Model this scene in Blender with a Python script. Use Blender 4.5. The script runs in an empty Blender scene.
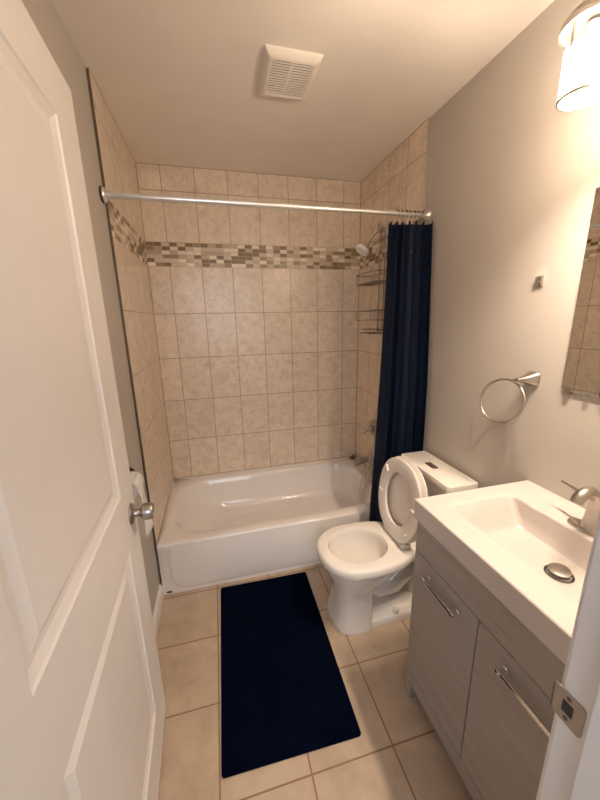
import bpy, bmesh, math, random
from mathutils import Vector, Matrix

random.seed(7)
S = bpy.context.scene
COL = S.collection
PI = math.pi

# ------------------------------------------------------------------ camera
cam_data = bpy.data.cameras.new('camera')
cam_data.sensor_fit = 'HORIZONTAL'
cam_data.sensor_width = 36.0
cam_data.lens = 327.75 / 600.0 * 36.0
cam_data.clip_start = 0.02
cam = bpy.data.objects.new('camera', cam_data)
COL.objects.link(cam)
YAW, PITCH, ROLL = 0.2446, -0.2383, -0.0205
fw = Vector((math.sin(YAW) * math.cos(PITCH), math.cos(YAW) * math.cos(PITCH), math.sin(PITCH)))
r0 = Vector((math.cos(YAW), -math.sin(YAW), 0))
u0 = r0.cross(fw)
rt = r0 * math.cos(ROLL) + u0 * math.sin(ROLL)
up = u0 * math.cos(ROLL) - r0 * math.sin(ROLL)
mw = Matrix.Identity(4)
for i in range(3):
    mw[i][0], mw[i][1], mw[i][2] = rt[i], up[i], -fw[i]
mw.translation = Vector((0.3992, -1.6943, 1.5026))
cam.matrix_world = mw
S.camera = cam

# ------------------------------------------------------------------ light and exposure
S.view_settings.view_transform = 'Standard'
S.view_settings.look = 'None'
S.view_settings.gamma = 1.0
S.view_settings.use_curve_mapping = False
S.view_settings.exposure = 0.34
S.cycles.use_denoising = True
S.cycles.max_bounces = 10
S.cycles.diffuse_bounces = 6
S.cycles.transparent_max_bounces = 12
S.cycles.caustics_reflective = False
S.cycles.caustics_refractive = False
S.cycles.sample_clamp_indirect = 4.0

BULB_STRENGTH = 960.0
BULB_COLOR = (1.0, 0.80, 0.61)
w = bpy.data.worlds.new('world')
S.world = w
w.use_nodes = True
bg = w.node_tree.nodes['Background']
bg.inputs['Color'].default_value = (0.86, 0.90, 1.0, 1)
bg.inputs['Strength'].default_value = 0.32

hall = bpy.data.lights.new('hall_daylight', 'AREA')
hall.shape = 'RECTANGLE'
hall.size, hall.size_y = 1.2, 1.2
hall.energy = 17.0
hall.color = (0.86, 0.92, 1.0)
ho = bpy.data.objects.new('hall_daylight', hall)
ho.location = (0.35, -3.1, 1.75)
ho.rotation_euler = (math.radians(84), 0, 0)
COL.objects.link(ho)


# ------------------------------------------------------------------ materials
def new_mat(name):
    m = bpy.data.materials.new(name)
    m.use_nodes = True
    nt = m.node_tree
    b = nt.nodes['Principled BSDF']
    return m, nt, b


def N(nt, t, **kw):
    n = nt.nodes.new(t)
    for k, v in kw.items():
        setattr(n, k, v)
    return n


def math_n(nt, op, a, b=None, c=None):
    n = nt.nodes.new('ShaderNodeMath')
    n.operation = op
    for i, x in enumerate((a, b, c)):
        if x is None:
            continue
        if isinstance(x, (int, float)):
            n.inputs[i].default_value = x
        else:
            nt.links.new(x, n.inputs[i])
    return n.outputs[0]


def mixc(nt, fac, a, b, mode='MIX'):
    n = nt.nodes.new('ShaderNodeMix')
    n.data_type = 'RGBA'
    n.blend_type = mode
    for sock, x in ((n.inputs[0], fac), (n.inputs[6], a), (n.inputs[7], b)):
        if isinstance(x, (int, float)):
            sock.default_value = x
        elif isinstance(x, tuple):
            sock.default_value = x if len(x) == 4 else (*x, 1)
        else:
            nt.links.new(x, sock)
    return n.outputs[2]


def ramp(nt, fac, stops, interp='LINEAR'):
    n = nt.nodes.new('ShaderNodeValToRGB')
    n.color_ramp.interpolation = interp
    els = n.color_ramp.elements
    while len(els) < len(stops):
        els.new(0.5)
    for e, (p, c) in zip(els, stops):
        e.position = p
        e.color = (*c, 1)
    nt.links.new(fac, n.inputs[0])
    return n.outputs[0]


def plain(name, col, rough=0.5, metal=0.0, var=0.04, scale=6.0, bump=0.0, bscale=80.0, spec=0.5, coat=0.0):
    """One colour with a little procedural unevenness and optional fine relief."""
    m, nt, b = new_mat(name)
    tc = N(nt, 'ShaderNodeTexCoord')
    nz = N(nt, 'ShaderNodeTexNoise')
    nz.inputs['Scale'].default_value = scale
    nz.inputs['Detail'].default_value = 4
    nt.links.new(tc.outputs['Object'], nz.inputs['Vector'])
    lo = tuple(max(0, c * (1 - var)) for c in col)
    hi = tuple(min(1, c * (1 + var)) for c in col)
    c = ramp(nt, nz.outputs[0], [(0.3, lo), (0.7, hi)])
    nt.links.new(c, b.inputs['Base Color'])
    b.inputs['Roughness'].default_value = rough
    b.inputs['Metallic'].default_value = metal
    b.inputs['Specular IOR Level'].default_value = spec
    b.inputs['Coat Weight'].default_value = coat
    if bump:
        n2 = N(nt, 'ShaderNodeTexNoise')
        n2.inputs['Scale'].default_value = bscale
        n2.inputs['Detail'].default_value = 3
        nt.links.new(tc.outputs['Object'], n2.inputs['Vector'])
        bp = N(nt, 'ShaderNodeBump')
        bp.inputs['Strength'].default_value = bump
        bp.inputs['Distance'].default_value = 0.002
        nt.links.new(n2.outputs[0], bp.inputs['Height'])
        nt.links.new(bp.outputs[0], b.inputs['Normal'])
    return m


def edge_mask(nt, coord, half):
    """1 on the joint (within half a joint of an integer), 0 on the tile."""
    f = math_n(nt, 'FRACT', coord)
    d = math_n(nt, 'MINIMUM', f, math_n(nt, 'SUBTRACT', 1.0, f))
    return math_n(nt, 'LESS_THAN', d, half)


TW, X0, TH, RIM = 0.2081, 0.1373, 0.3115, 0.3253
MB, MT = 1.8743, 2.0243
W_ = 1.52


def wall_tile(name, axis, u_off):
    m, nt, b = new_mat(name)
    geo = N(nt, 'ShaderNodeNewGeometry')
    sx = N(nt, 'ShaderNodeSeparateXYZ')
    nt.links.new(geo.outputs['Position'], sx.inputs[0])
    u = sx.outputs[axis]
    z = sx.outputs['Z']
    a = math_n(nt, 'DIVIDE', math_n(nt, 'SUBTRACT', u, u_off), TW)
    lower = math_n(nt, 'DIVIDE', math_n(nt, 'SUBTRACT', z, RIM), (MB - RIM) / 5.0)
    upper = math_n(nt, 'DIVIDE', math_n(nt, 'SUBTRACT', z, MT), 0.3067)
    is_up = math_n(nt, 'GREATER_THAN', z, (MB + MT) / 2)
    v = math_n(nt, 'ADD', math_n(nt, 'MULTIPLY', is_up, math_n(nt, 'ADD', upper, 20.0)),
               math_n(nt, 'MULTIPLY', math_n(nt, 'SUBTRACT', 1.0, is_up), lower))
    gu = edge_mask(nt, a, 0.0022 / TW)
    gv = edge_mask(nt, v, 0.0022 / TH)
    joint = math_n(nt, 'MAXIMUM', gu, gv)
    if axis == 'X':
        cj = math_n(nt, 'MAXIMUM', math_n(nt, 'LESS_THAN', u, 0.0035), math_n(nt, 'GREATER_THAN', u, W_ - 0.0035))
    else:
        cj = math_n(nt, 'GREATER_THAN', u, 0.8124 - 0.0035)
    cj = math_n(nt, 'MAXIMUM', cj, math_n(nt, 'MAXIMUM', math_n(nt, 'GREATER_THAN', z, 2.478 - .004), math_n(nt, 'LESS_THAN', z, RIM + .004)))
    joint = math_n(nt, 'MAXIMUM', joint, cj)
    # stone-look glaze
    nz = N(nt, 'ShaderNodeTexNoise')
    nz.inputs['Scale'].default_value = 16
    nz.inputs['Detail'].default_value = 7
    nz.inputs['Roughness'].default_value = 0.62
    nz.inputs['Distortion'].default_value = 0.6
    nt.links.new(geo.outputs['Position'], nz.inputs['Vector'])
    stone = ramp(nt, nz.outputs[0], [(0.28, (0.685, 0.565, 0.44)), (0.5, (0.80, 0.685, 0.56)), (0.72, (0.86, 0.765, 0.65))])
    vein = N(nt, 'ShaderNodeTexNoise')
    vein.inputs['Scale'].default_value = 7
    vein.inputs['Detail'].default_value = 8
    vein.inputs['Distortion'].default_value = 2.0
    nt.links.new(geo.outputs['Position'], vein.inputs['Vector'])
    vv = math_n(nt, 'ABSOLUTE', math_n(nt, 'SUBTRACT', vein.outputs[0], 0.5))
    vm = math_n(nt, 'MULTIPLY', math_n(nt, 'LESS_THAN', vv, 0.012), 0.35)
    stone = mixc(nt, vm, stone, (0.47, 0.38, 0.30))
    cx = N(nt, 'ShaderNodeCombineXYZ')
    nt.links.new(math_n(nt, 'FLOOR', a), cx.inputs[0])
    nt.links.new(math_n(nt, 'FLOOR', v), cx.inputs[1])
    wn = N(nt, 'ShaderNodeTexWhiteNoise')
    wn.noise_dimensions = '2D'
    nt.links.new(cx.outputs[0], wn.inputs['Vector'])
    tint = ramp(nt, wn.outputs['Value'], [(0.0, (0.93, 0.92, 0.915)), (1.0, (1.0, 1.0, 1.0))])
    stone = mixc(nt, 1.0, stone, tint, 'MULTIPLY')
    col = mixc(nt, joint, stone, (0.36, 0.25, 0.16))
    # mosaic band
    bv = math_n(nt, 'DIVIDE', math_n(nt, 'SUBTRACT', z, MB), 0.025)
    row = math_n(nt, 'FLOOR', bv)
    sh = math_n(nt, 'MULTIPLY', math_n(nt, 'FRACT', math_n(nt, 'MULTIPLY', row, 0.5)), 0.12)
    bu = math_n(nt, 'ADD', math_n(nt, 'DIVIDE', u, 0.05), sh)
    cm = N(nt, 'ShaderNodeCombineXYZ')
    nt.links.new(math_n(nt, 'FLOOR', bu), cm.inputs[0])
    nt.links.new(row, cm.inputs[1])
    wm = N(nt, 'ShaderNodeTexWhiteNoise')
    wm.noise_dimensions = '2D'
    nt.links.new(cm.outputs[0], wm.inputs['Vector'])
    mos = ramp(nt, wm.outputs['Value'], [(0.0, (0.24, 0.165, 0.095)), (0.30, (0.55, 0.44, 0.33)), (0.5, (0.68, 0.57, 0.45)),
                                          (0.70, (0.88, 0.79, 0.65)), (0.9, (0.33, 0.24, 0.15))], 'CONSTANT')
    mj = math_n(nt, 'MAXIMUM', edge_mask(nt, bu, 0.022), edge_mask(nt, bv, 0.045))
    mos = mixc(nt, mj, mos, (0.55, 0.45, 0.35))
    band = math_n(nt, 'MULTIPLY', math_n(nt, 'GREATER_THAN', z, MB), math_n(nt, 'LESS_THAN', z, MT))
    col = mixc(nt, band, col, mos)
    nt.links.new(col, b.inputs['Base Color'])
    rough = math_n(nt, 'ADD', math_n(nt, 'MULTIPLY', joint, 0.4), 0.27)
    nt.links.new(rough, b.inputs['Roughness'])
    h = math_n(nt, 'SUBTRACT', math_n(nt, 'MULTIPLY', nz.outputs[0], 0.25),
               math_n(nt, 'ADD', math_n(nt, 'MULTIPLY', joint, math_n(nt, 'SUBTRACT', 1.0, band)), math_n(nt, 'MULTIPLY', mj, band)))
    bp = N(nt, 'ShaderNodeBump')
    bp.inputs['Strength'].default_value = 0.35
    bp.inputs['Distance'].default_value = 0.002
    nt.links.new(h, bp.inputs['Height'])
    nt.links.new(bp.outputs[0], b.inputs['Normal'])
    return m


def floor_tile(name):
    m, nt, b = new_mat(name)
    geo = N(nt, 'ShaderNodeNewGeometry')
    sx = N(nt, 'ShaderNodeSeparateXYZ')
    nt.links.new(geo.outputs['Position'], sx.inputs[0])
    s = 0.3048
    a = math_n(nt, 'DIVIDE', math_n(nt, 'SUBTRACT', sx.outputs['X'], 0.9079), s)
    c = math_n(nt, 'DIVIDE', math_n(nt, 'SUBTRACT', sx.outputs['Y'], -0.6337), s)
    joint = math_n(nt, 'MAXIMUM', edge_mask(nt, a, 0.0030 / s), edge_mask(nt, c, 0.0030 / s))
    nz = N(nt, 'ShaderNodeTexNoise')
    nz.inputs['Scale'].default_value = 7
    nz.inputs['Detail'].default_value = 7
    nz.inputs['Roughness'].default_value = 0.6
    nz.inputs['Distortion'].default_value = 0.5
    nt.links.new(geo.outputs['Position'], nz.inputs['Vector'])
    stone = ramp(nt, nz.outputs[0], [(0.3, (0.40, 0.31, 0.225)), (0.5, (0.475, 0.37, 0.275)), (0.7, (0.54, 0.43, 0.33))])
    cx = N(nt, 'ShaderNodeCombineXYZ')
    nt.links.new(math_n(nt, 'FLOOR', a), cx.inputs[0])
    nt.links.new(math_n(nt, 'FLOOR', c), cx.inputs[1])
    wn = N(nt, 'ShaderNodeTexWhiteNoise')
    wn.noise_dimensions = '2D'
    nt.links.new(cx.outputs[0], wn.inputs['Vector'])
    tint = ramp(nt, wn.outputs['Value'], [(0.0, (0.94, 0.93, 0.92)), (1.0, (1.0, 1.0, 1.0))])
    stone = mixc(nt, 1.0, stone, tint, 'MULTIPLY')
    col = mixc(nt, joint, stone, (0.25, 0.155, 0.085))
    nt.links.new(col, b.inputs['Base Color'])
    nt.links.new(math_n(nt, 'ADD', math_n(nt, 'MULTIPLY', joint, 0.35), 0.38), b.inputs['Roughness'])
    bp = N(nt, 'ShaderNodeBump')
    bp.inputs['Strength'].default_value = 0.3
    bp.inputs['Distance'].default_value = 0.002
    nt.links.new(math_n(nt, 'SUBTRACT', math_n(nt, 'MULTIPLY', nz.outputs[0], 0.3), joint), bp.inputs['Height'])
    nt.links.new(bp.outputs[0], b.inputs['Normal'])
    return m


def wall_paint(name, col, stains=()):
    """Matt wall paint; stains are (y, z, ry, rz, colour, strength) marks on the wall."""
    m, nt, b = new_mat(name)
    geo = N(nt, 'ShaderNodeNewGeometry')
    sx = N(nt, 'ShaderNodeSeparateXYZ')
    nt.links.new(geo.outputs['Position'], sx.inputs[0])
    nz = N(nt, 'ShaderNodeTexNoise')
    nz.inputs['Scale'].default_value = 3
    nz.inputs['Detail'].default_value = 5
    nt.links.new(geo.outputs['Position'], nz.inputs['Vector'])
    c = ramp(nt, nz.outputs[0], [(0.3, tuple(k * 0.97 for k in col)), (0.7, tuple(k * 1.02 for k in col))])
    n2 = N(nt, 'ShaderNodeTexNoise')
    n2.inputs['Scale'].default_value = 22
    n2.inputs['Detail'].default_value = 5
    nt.links.new(geo.outputs['Position'], n2.inputs['Vector'])
    for (y, z, ry, rz, sc, st) in stains:
        dy = math_n(nt, 'DIVIDE', math_n(nt, 'SUBTRACT', sx.outputs['Y'], y), ry)
        dz = math_n(nt, 'DIVIDE', math_n(nt, 'SUBTRACT', sx.outputs['Z'], z), rz)
        d = math_n(nt, 'ADD', math_n(nt, 'MULTIPLY', dy, dy), math_n(nt, 'MULTIPLY', dz, dz))
        d = math_n(nt, 'ADD', d, math_n(nt, 'MULTIPLY', math_n(nt, 'SUBTRACT', n2.outputs[0], 0.5), 1.6))
        k = math_n(nt, 'MULTIPLY', math_n(nt, 'SMOOTH_MIN', 1.0, math_n(nt, 'MAXIMUM', math_n(nt, 'SUBTRACT', 1.0, d), 0.0), 0.1), st)
        c = mixc(nt, k, c, sc)
    nt.links.new(c, b.inputs['Base Color'])
    b.inputs['Roughness'].default_value = 0.55
    b.inputs['Specular IOR Level'].default_value = 0.3
    n3 = N(nt, 'ShaderNodeTexNoise')
    n3.inputs['Scale'].default_value = 160
    nt.links.new(geo.outputs['Position'], n3.inputs['Vector'])
    bp = N(nt, 'ShaderNodeBump')
    bp.inputs['Strength'].default_value = 0.12
    bp.inputs['Distance'].default_value = 0.001
    nt.links.new(n3.outputs[0], bp.inputs['Height'])
    nt.links.new(bp.outputs[0], b.inputs['Normal'])
    return m


def wood_laminate(name):
    m, nt, b = new_mat(name)
    geo = N(nt, 'ShaderNodeNewGeometry')
    mp = N(nt, 'ShaderNodeMapping')
    mp.inputs['Scale'].default_value = (14, 2.2, 55)
    nt.links.new(geo.outputs['Position'], mp.inputs[0])
    nz = N(nt, 'ShaderNodeTexNoise')
    nz.inputs['Scale'].default_value = 1.6
    nz.inputs['Detail'].default_value = 6
    nz.inputs['Roughness'].default_value = 0.65
    nz.inputs['Distortion'].default_value = 0.25
    nt.links.new(mp.outputs[0], nz.inputs['Vector'])
    c = ramp(nt, nz.outputs[0], [(0.25, (0.295, 0.26, 0.232)), (0.5, (0.345, 0.308, 0.278)), (0.75, (0.39, 0.352, 0.32))])
    nt.links.new(c, b.inputs['Base Color'])
    b.inputs['Roughness'].default_value = 0.5
    bp = N(nt, 'ShaderNodeBump')
    bp.inputs['Strength'].default_value = 0.15
    bp.inputs['Distance'].default_value = 0.001
    nt.links.new(nz.outputs[0], bp.inputs['Height'])
    nt.links.new(bp.outputs[0], b.inputs['Normal'])
    return m


def fabric(name, col, weave=900.0, rough=0.85, sheen=0.2, bump=0.3, var=0.25, spec=0.2):
    m, nt, b = new_mat(name)
    tc = N(nt, 'ShaderNodeTexCoord')
    nz = N(nt, 'ShaderNodeTexNoise')
    nz.inputs['Scale'].default_value = weave
    nz.inputs['Detail'].default_value = 2
    nt.links.new(tc.outputs['Object'], nz.inputs['Vector'])
    n2 = N(nt, 'ShaderNodeTexNoise')
    n2.inputs['Scale'].default_value = 9
    n2.inputs['Detail'].default_value = 5
    nt.links.new(tc.outputs['Object'], n2.inputs['Vector'])
    c = ramp(nt, n2.outputs[0], [(0.3, tuple(k * (1 - var) for k in col)), (0.75, tuple(k * (1 + var) for k in col))])
    nt.links.new(c, b.inputs['Base Color'])
    b.inputs['Roughness'].default_value = rough
    b.inputs['Specular IOR Level'].default_value = spec
    b.inputs['Sheen Weight'].default_value = sheen
    b.inputs['Sheen Tint'].default_value = (*[min(1, k * 6 + .05) for k in col], 1)
    bp = N(nt, 'ShaderNodeBump')
    bp.inputs['Strength'].default_value = bump
    bp.inputs['Distance'].default_value = 0.001
    nt.links.new(nz.outputs[0], bp.inputs['Height'])
    nt.links.new(bp.outputs[0], b.inputs['Normal'])
    return m


def see_through(name, tint, alpha_mix, rough=0.15, diffuse=0.3):
    m, nt, b = new_mat(name)
    nt.nodes.remove(b)
    out = nt.nodes['Material Output']
    tr = N(nt, 'ShaderNodeBsdfTransparent')
    tr.inputs[0].default_value = (*tint, 1)
    gl = N(nt, 'ShaderNodeBsdfGlossy')
    gl.inputs['Roughness'].default_value = rough
    df = N(nt, 'ShaderNodeBsdfTranslucent')
    df.inputs[0].default_value = (0.85, 0.83, 0.8, 1)
    d2 = N(nt, 'ShaderNodeBsdfDiffuse')
    d2.inputs[0].default_value = (0.85, 0.83, 0.8, 1)
    m0 = N(nt, 'ShaderNodeMixShader')
    m0.inputs[0].default_value = 0.5
    nt.links.new(df.outputs[0], m0.inputs[1])
    nt.links.new(d2.outputs[0], m0.inputs[2])
    m1 = N(nt, 'ShaderNodeMixShader')
    m1.inputs[0].default_value = diffuse
    nt.links.new(gl.outputs[0], m1.inputs[1])
    nt.links.new(m0.outputs[0], m1.inputs[2])
    m2 = N(nt, 'ShaderNodeMixShader')
    tc = N(nt, 'ShaderNodeTexCoord')
    nz = N(nt, 'ShaderNodeTexNoise')
    nz.inputs['Scale'].default_value = 14
    nz.inputs['Detail'].default_value = 4
    nt.links.new(tc.outputs['Object'], nz.inputs['Vector'])
    f = math_n(nt, 'MULTIPLY', nz.outputs[0], alpha_mix * 2)
    nt.links.new(f, m2.inputs[0])
    nt.links.new(tr.outputs[0], m2.inputs[1])
    nt.links.new(m1.outputs[0], m2.inputs[2])
    nt.links.new(m2.outputs[0], out.inputs[0])
    return m


def emitter(name, col, strength):
    m, nt, b = new_mat(name)
    b.inputs['Base Color'].default_value = (0.9, 0.85, 0.8, 1)
    b.inputs['Emission Color'].default_value = (*col, 1)
    b.inputs['Emission Strength'].default_value = strength
    return m


M = {}
M['ceiling'] = plain('ceiling_paint', (0.86, 0.81, 0.75), 0.7, var=0.02, bump=0.08, bscale=140, spec=0.2)
M['left_paint'] = wall_paint('left_wall_paint', (0.52, 0.485, 0.445))
M['right_paint'] = wall_paint('right_wall_paint', (0.50, 0.465, 0.425), stains=[
    (-0.47, 0.985, 0.018, 0.10, (0.36, 0.33, 0.30), 0.35),
    (-0.60, 1.02, 0.035, 0.07, (0.42, 0.39, 0.35), 0.22),
    (-0.713, 1.635, 0.035, 0.045, (0.74, 0.70, 0.65), 0.45)])
M['front_paint'] = wall_paint('front_wall_paint', (0.56, 0.53, 0.49))
M['trim'] = plain('trim_paint', (0.78, 0.76, 0.75), 0.4, var=0.02)
M['door'] = plain('door_paint', (0.83, 0.80, 0.785), 0.42, var=0.02, bump=0.05, bscale=30)
M['tile_back'] = wall_tile('wall_tile_back', 'X', X0)
M['tile_side'] = wall_tile('wall_tile_side', 'Y', 0.8124)
M['floor'] = floor_tile('floor_tile')
M['edge_metal'] = plain('tile_edge_metal', (0.17, 0.125, 0.09), 0.5, metal=0.6)
M['edge_light'] = plain('tile_edge_caulk', (0.40, 0.33, 0.26), 0.5)
M['tub'] = plain('tub_enamel', (0.83, 0.80, 0.785), 0.12, var=0.01, coat=0.3)
M['porcelain'] = plain('porcelain', (0.80, 0.765, 0.72), 0.10, var=0.01, coat=0.4)
M['seat'] = plain('seat_plastic', (0.80, 0.76, 0.715), 0.22, var=0.01)
M['bumper'] = plain('seat_bumper', (0.88, 0.85, 0.81), 0.4, var=0.01)
M['water'] = plain('bowl_water', (0.66, 0.63, 0.58), 0.03, var=0.05)
M['chrome'] = plain('chrome', (0.78, 0.76, 0.74), 0.12, metal=1.0, var=0.02)
M['nickel'] = plain('brushed_nickel', (0.48, 0.44, 0.40), 0.30, metal=1.0, var=0.05, scale=40)
M['steel'] = plain('strike_steel', (0.42, 0.38, 0.345), 0.35, metal=0.9, var=0.05, scale=60)
M['wire'] = plain('caddy_wire', (0.34, 0.31, 0.28), 0.25, metal=0.9, var=0.03)
M['rod'] = plain('rod_metal', (0.80, 0.78, 0.75), 0.28, metal=0.75, var=0.02)
M['dark'] = plain('rubber_and_gap_shade', (0.03, 0.028, 0.026), 0.5)  # rubber of the rod pad; also painted shade in latch hole and drain gap
M['bronze'] = plain('dark_metal', (0.16, 0.12, 0.10), 0.35, metal=0.9)
M['curtain'] = fabric('curtain_cloth', (0.0026, 0.0075, 0.024), weave=700, rough=0.55, sheen=0.03, bump=0.15)
M['mat'] = fabric('mat_cloth', (0.0016, 0.0032, 0.0105), weave=420, rough=1.0, sheen=0.0, bump=0.8, spec=0.0)
M['liner'] = see_through('clear_liner', (0.97, 0.96, 0.95), 0.17, 0.25, 0.85)
M['clear'] = see_through('clear_plastic', (0.95, 0.95, 0.95), 0.3, 0.08, 0.3)
M['wood'] = wood_laminate('grey_laminate')
M['cab_in'] = plain('cabinet_shadow_gap', (0.13, 0.11, 0.10), 0.7)
M['counter'] = plain('sink_top', (0.56, 0.515, 0.49), 0.28, var=0.01, coat=0.15)
M['vent'] = plain('vent_plastic', (0.80, 0.75, 0.68), 0.45, var=0.01)
M['vent_in'] = plain('vent_inside', (0.10, 0.075, 0.055), 0.8)
M['mirror'] = plain('mirror_silver', (0.86, 0.86, 0.85), 0.01, metal=1.0, var=0.0)
M['paper'] = plain('toilet_paper', (0.82, 0.80, 0.78), 0.9, var=0.02, bump=0.1, bscale=200)
M['card'] = plain('cardboard', (0.35, 0.27, 0.20), 0.9)
M['head'] = plain('shower_head_plastic', (0.82, 0.81, 0.82), 0.35)
M['bulb'] = emitter('lit_bulb', BULB_COLOR, BULB_STRENGTH)

m, nt, b = new_mat('frosted_shade')
nt.nodes.remove(b)
tr = N(nt, 'ShaderNodeBsdfTransparent')
tr.inputs[0].default_value = (0.95, 0.93, 0.9, 1)
tl = N(nt, 'ShaderNodeBsdfTranslucent')
tl.inputs[0].default_value = (0.92, 0.88, 0.82, 1)
df = N(nt, 'ShaderNodeBsdfDiffuse')
df.inputs[0].default_value = (0.9, 0.87, 0.82, 1)
ms = N(nt, 'ShaderNodeMixShader'); ms.inputs[0].default_value = 0.35
nt.links.new(tl.outputs[0], ms.inputs[1]); nt.links.new(df.outputs[0], ms.inputs[2])
mx = N(nt, 'ShaderNodeMixShader'); mx.inputs[0].default_value = 0.62
nt.links.new(tr.outputs[0], mx.inputs[1]); nt.links.new(ms.outputs[0], mx.inputs[2])
nt.links.new(mx.outputs[0], nt.nodes['Material Output'].inputs[0])
M['shade'] = m


# ------------------------------------------------------------------ mesh helpers
def tag(o, label=None, cat=None, group=None, kind=None):
    if label: o['label'] = label
    if cat: o['category'] = cat
    if group: o['group'] = group
    if kind: o['kind'] = kind
    return o


def empty(name, loc=(0, 0, 0), rz=0.0):
    o = bpy.data.objects.new(name, None)
    o.empty_display_size = 0.05
    COL.objects.link(o)
    o.location = loc
    o.rotation_euler = (0, 0, rz)
    return o


def obj(name, bm, mat, parent=None, smooth=None):
    """Link a bmesh as one object. smooth = crease angle in degrees, or None for flat."""
    bmesh.ops.recalc_face_normals(bm, faces=bm.faces[:])
    if smooth is not None:
        for f in bm.faces:
            f.smooth = True
        lim = math.radians(smooth)
        for e in bm.edges:
            e.smooth = not (len(e.link_faces) == 2 and e.calc_face_angle(0) > lim)
    me = bpy.data.meshes.new(name)
    bm.to_mesh(me)
    bm.free()
    o = bpy.data.objects.new(name, me)
    COL.objects.link(o)
    if mat is not None:
        me.materials.append(mat)
    if parent is not None:
        o.parent = parent
    return o


def BM():
    return bmesh.new()


def box(bm, x0, x1, y0, y1, z0, z1, bev=0.0, seg=2):
    t = bmesh.new()
    bmesh.ops.create_cube(t, size=1.0)
    for v in t.verts:
        v.co = Vector(((x0 + x1) / 2 + v.co.x * (x1 - x0), (y0 + y1) / 2 + v.co.y * (y1 - y0), (z0 + z1) / 2 + v.co.z * (z1 - z0)))
    if bev:
        bmesh.ops.bevel(t, geom=t.edges[:], offset=bev, segments=seg, profile=0.5, affect='EDGES')
    merge(bm, t)


def merge(bm, t, mat=None):
    if mat is not None:
        bmesh.ops.transform(t, matrix=mat, verts=t.verts[:])
    me = bpy.data.meshes.new('tmp')
    t.to_mesh(me)
    t.free()
    bm.from_mesh(me)
    bpy.data.meshes.remove(me)


def loft(bm, rings, cap0=True, cap1=True, closed=True):
    vs = [[bm.verts.new(p) for p in r] for r in rings]
    n = len(vs[0])
    for a, b in zip(vs, vs[1:]):
        for i in range(n if closed else n - 1):
            j = (i + 1) % n
            bm.faces.new((a[i], a[j], b[j], b[i]))
    if cap0: bm.faces.new(list(reversed(vs[0])))
    if cap1: bm.faces.new(vs[-1])
    return vs


def tube(bm, pts, r, seg=12, caps=True, closed=False):
    """A round bar along a polyline; r may be one radius or one per point."""
    pts = [Vector(p) for p in pts]
    n = len(pts)
    rs = r if isinstance(r, (list, tuple)) else [r] * n
    rings = []
    prev = None
    for i in range(n):
        if closed:
            d = (pts[(i + 1) % n] - pts[i - 1]).normalized()
        else:
            d = (pts[min(i + 1, n - 1)] - pts[max(i - 1, 0)]).normalized()
        if prev is None:
            a = Vector((0, 0, 1)) if abs(d.z) < 0.9 else Vector((1, 0, 0))
            s = d.cross(a).normalized()
        else:
            s = (prev - d * prev.dot(d)).normalized()
        prev = s
        t = d.cross(s)
        rings.append([pts[i] + (s * math.cos(2 * PI * k / seg) + t * math.sin(2 * PI * k / seg)) * rs[i] for k in range(seg)])
    if closed:
        rings.append(rings[0])
        vs = [[bm.verts.new(p) for p in rr] for rr in rings[:-1]]
        m_ = len(vs)
        for i in range(m_):
            a, b = vs[i], vs[(i + 1) % m_]
            for k in range(seg):
                j = (k + 1) % seg
                bm.faces.new((a[k], a[j], b[j], b[k]))
    else:
        loft(bm, rings, caps, caps)


def lathe(bm, prof, mat=None, seg=32):
    """Turn a (radius, height) profile about local Z, then place it with mat."""
    t = bmesh.new()
    rings = []
    for (r, h) in prof:
        if r < 1e-6:
            rings.append([t.verts.new((0, 0, h))])
        else:
            rings.append([t.verts.new((r * math.cos(2 * PI * k / seg), r * math.sin(2 * PI * k / seg), h)) for k in range(seg)])
    for a, b in zip(rings, rings[1:]):
        for k in range(seg):
            j = (k + 1) % seg
            if len(a) == 1 and len(b) == 1:
                continue
            if len(a) == 1:
                t.faces.new((a[0], b[j], b[k]))
            elif len(b) == 1:
                t.faces.new((a[k], a[j], b[0]))
            else:
                t.faces.new((a[k], a[j], b[j], b[k]))
    merge(bm, t, mat)


def frame_z(origin, zdir):
    """Matrix whose local Z points along zdir."""
    z = Vector(zdir).normalized()
    a = Vector((0, 0, 1)) if abs(z.z) < 0.9 else Vector((1, 0, 0))
    x = a.cross(z).normalized()
    y = z.cross(x)
    mm = Matrix.Identity(4)
    for i in range(3):
        mm[i][0], mm[i][1], mm[i][2] = x[i], y[i], z[i]
    mm.translation = Vector(origin)
    return mm


def rrect(x0, x1, y0, y1, r, n=6):
    """Rounded rectangle outline, counter-clockwise; r is one radius or four (from x1,y1 round)."""
    rr = r if isinstance(r, (list, tuple)) else [r] * 4
    pts = []
    for (cx, cy, a0), q in zip(((x1, y1, 0), (x0, y1, 90), (x0, y0, 180), (x1, y0, 270)), rr):
        sx = -1 if a0 in (0, 270) else 1
        sy = -1 if a0 in (0, 90) else 1
        for k in range(n + 1):
            a = math.radians(a0 + 90 * k / n)
            pts.append((cx + sx * q + q * math.cos(a), cy + sy * q + q * math.sin(a)))
    return pts


def extrude_poly(bm, pts, axis, a0, a1, bev=0.0, seg=2):
    """Prism from a 2-D outline. axis 'z': (x,y); 'y': (x,z); 'x': (y,z)."""
    def P(p, h):
        return {'z': (p[0], p[1], h), 'y': (p[0], h, p[1]), 'x': (h, p[0], p[1])}[axis]
    t = bmesh.new()
    loft(t, [[P(p, a0) for p in pts], [P(p, a1) for p in pts]])
    if bev:
        es = [e for e in t.edges if len(e.link_faces) == 2 and e.calc_face_angle(0) > math.radians(50)]
        bmesh.ops.recalc_face_normals(t, faces=t.faces[:])
        bmesh.ops.bevel(t, geom=es, offset=bev, segments=seg, profile=0.5, affect='EDGES')
    merge(bm, t)


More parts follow.
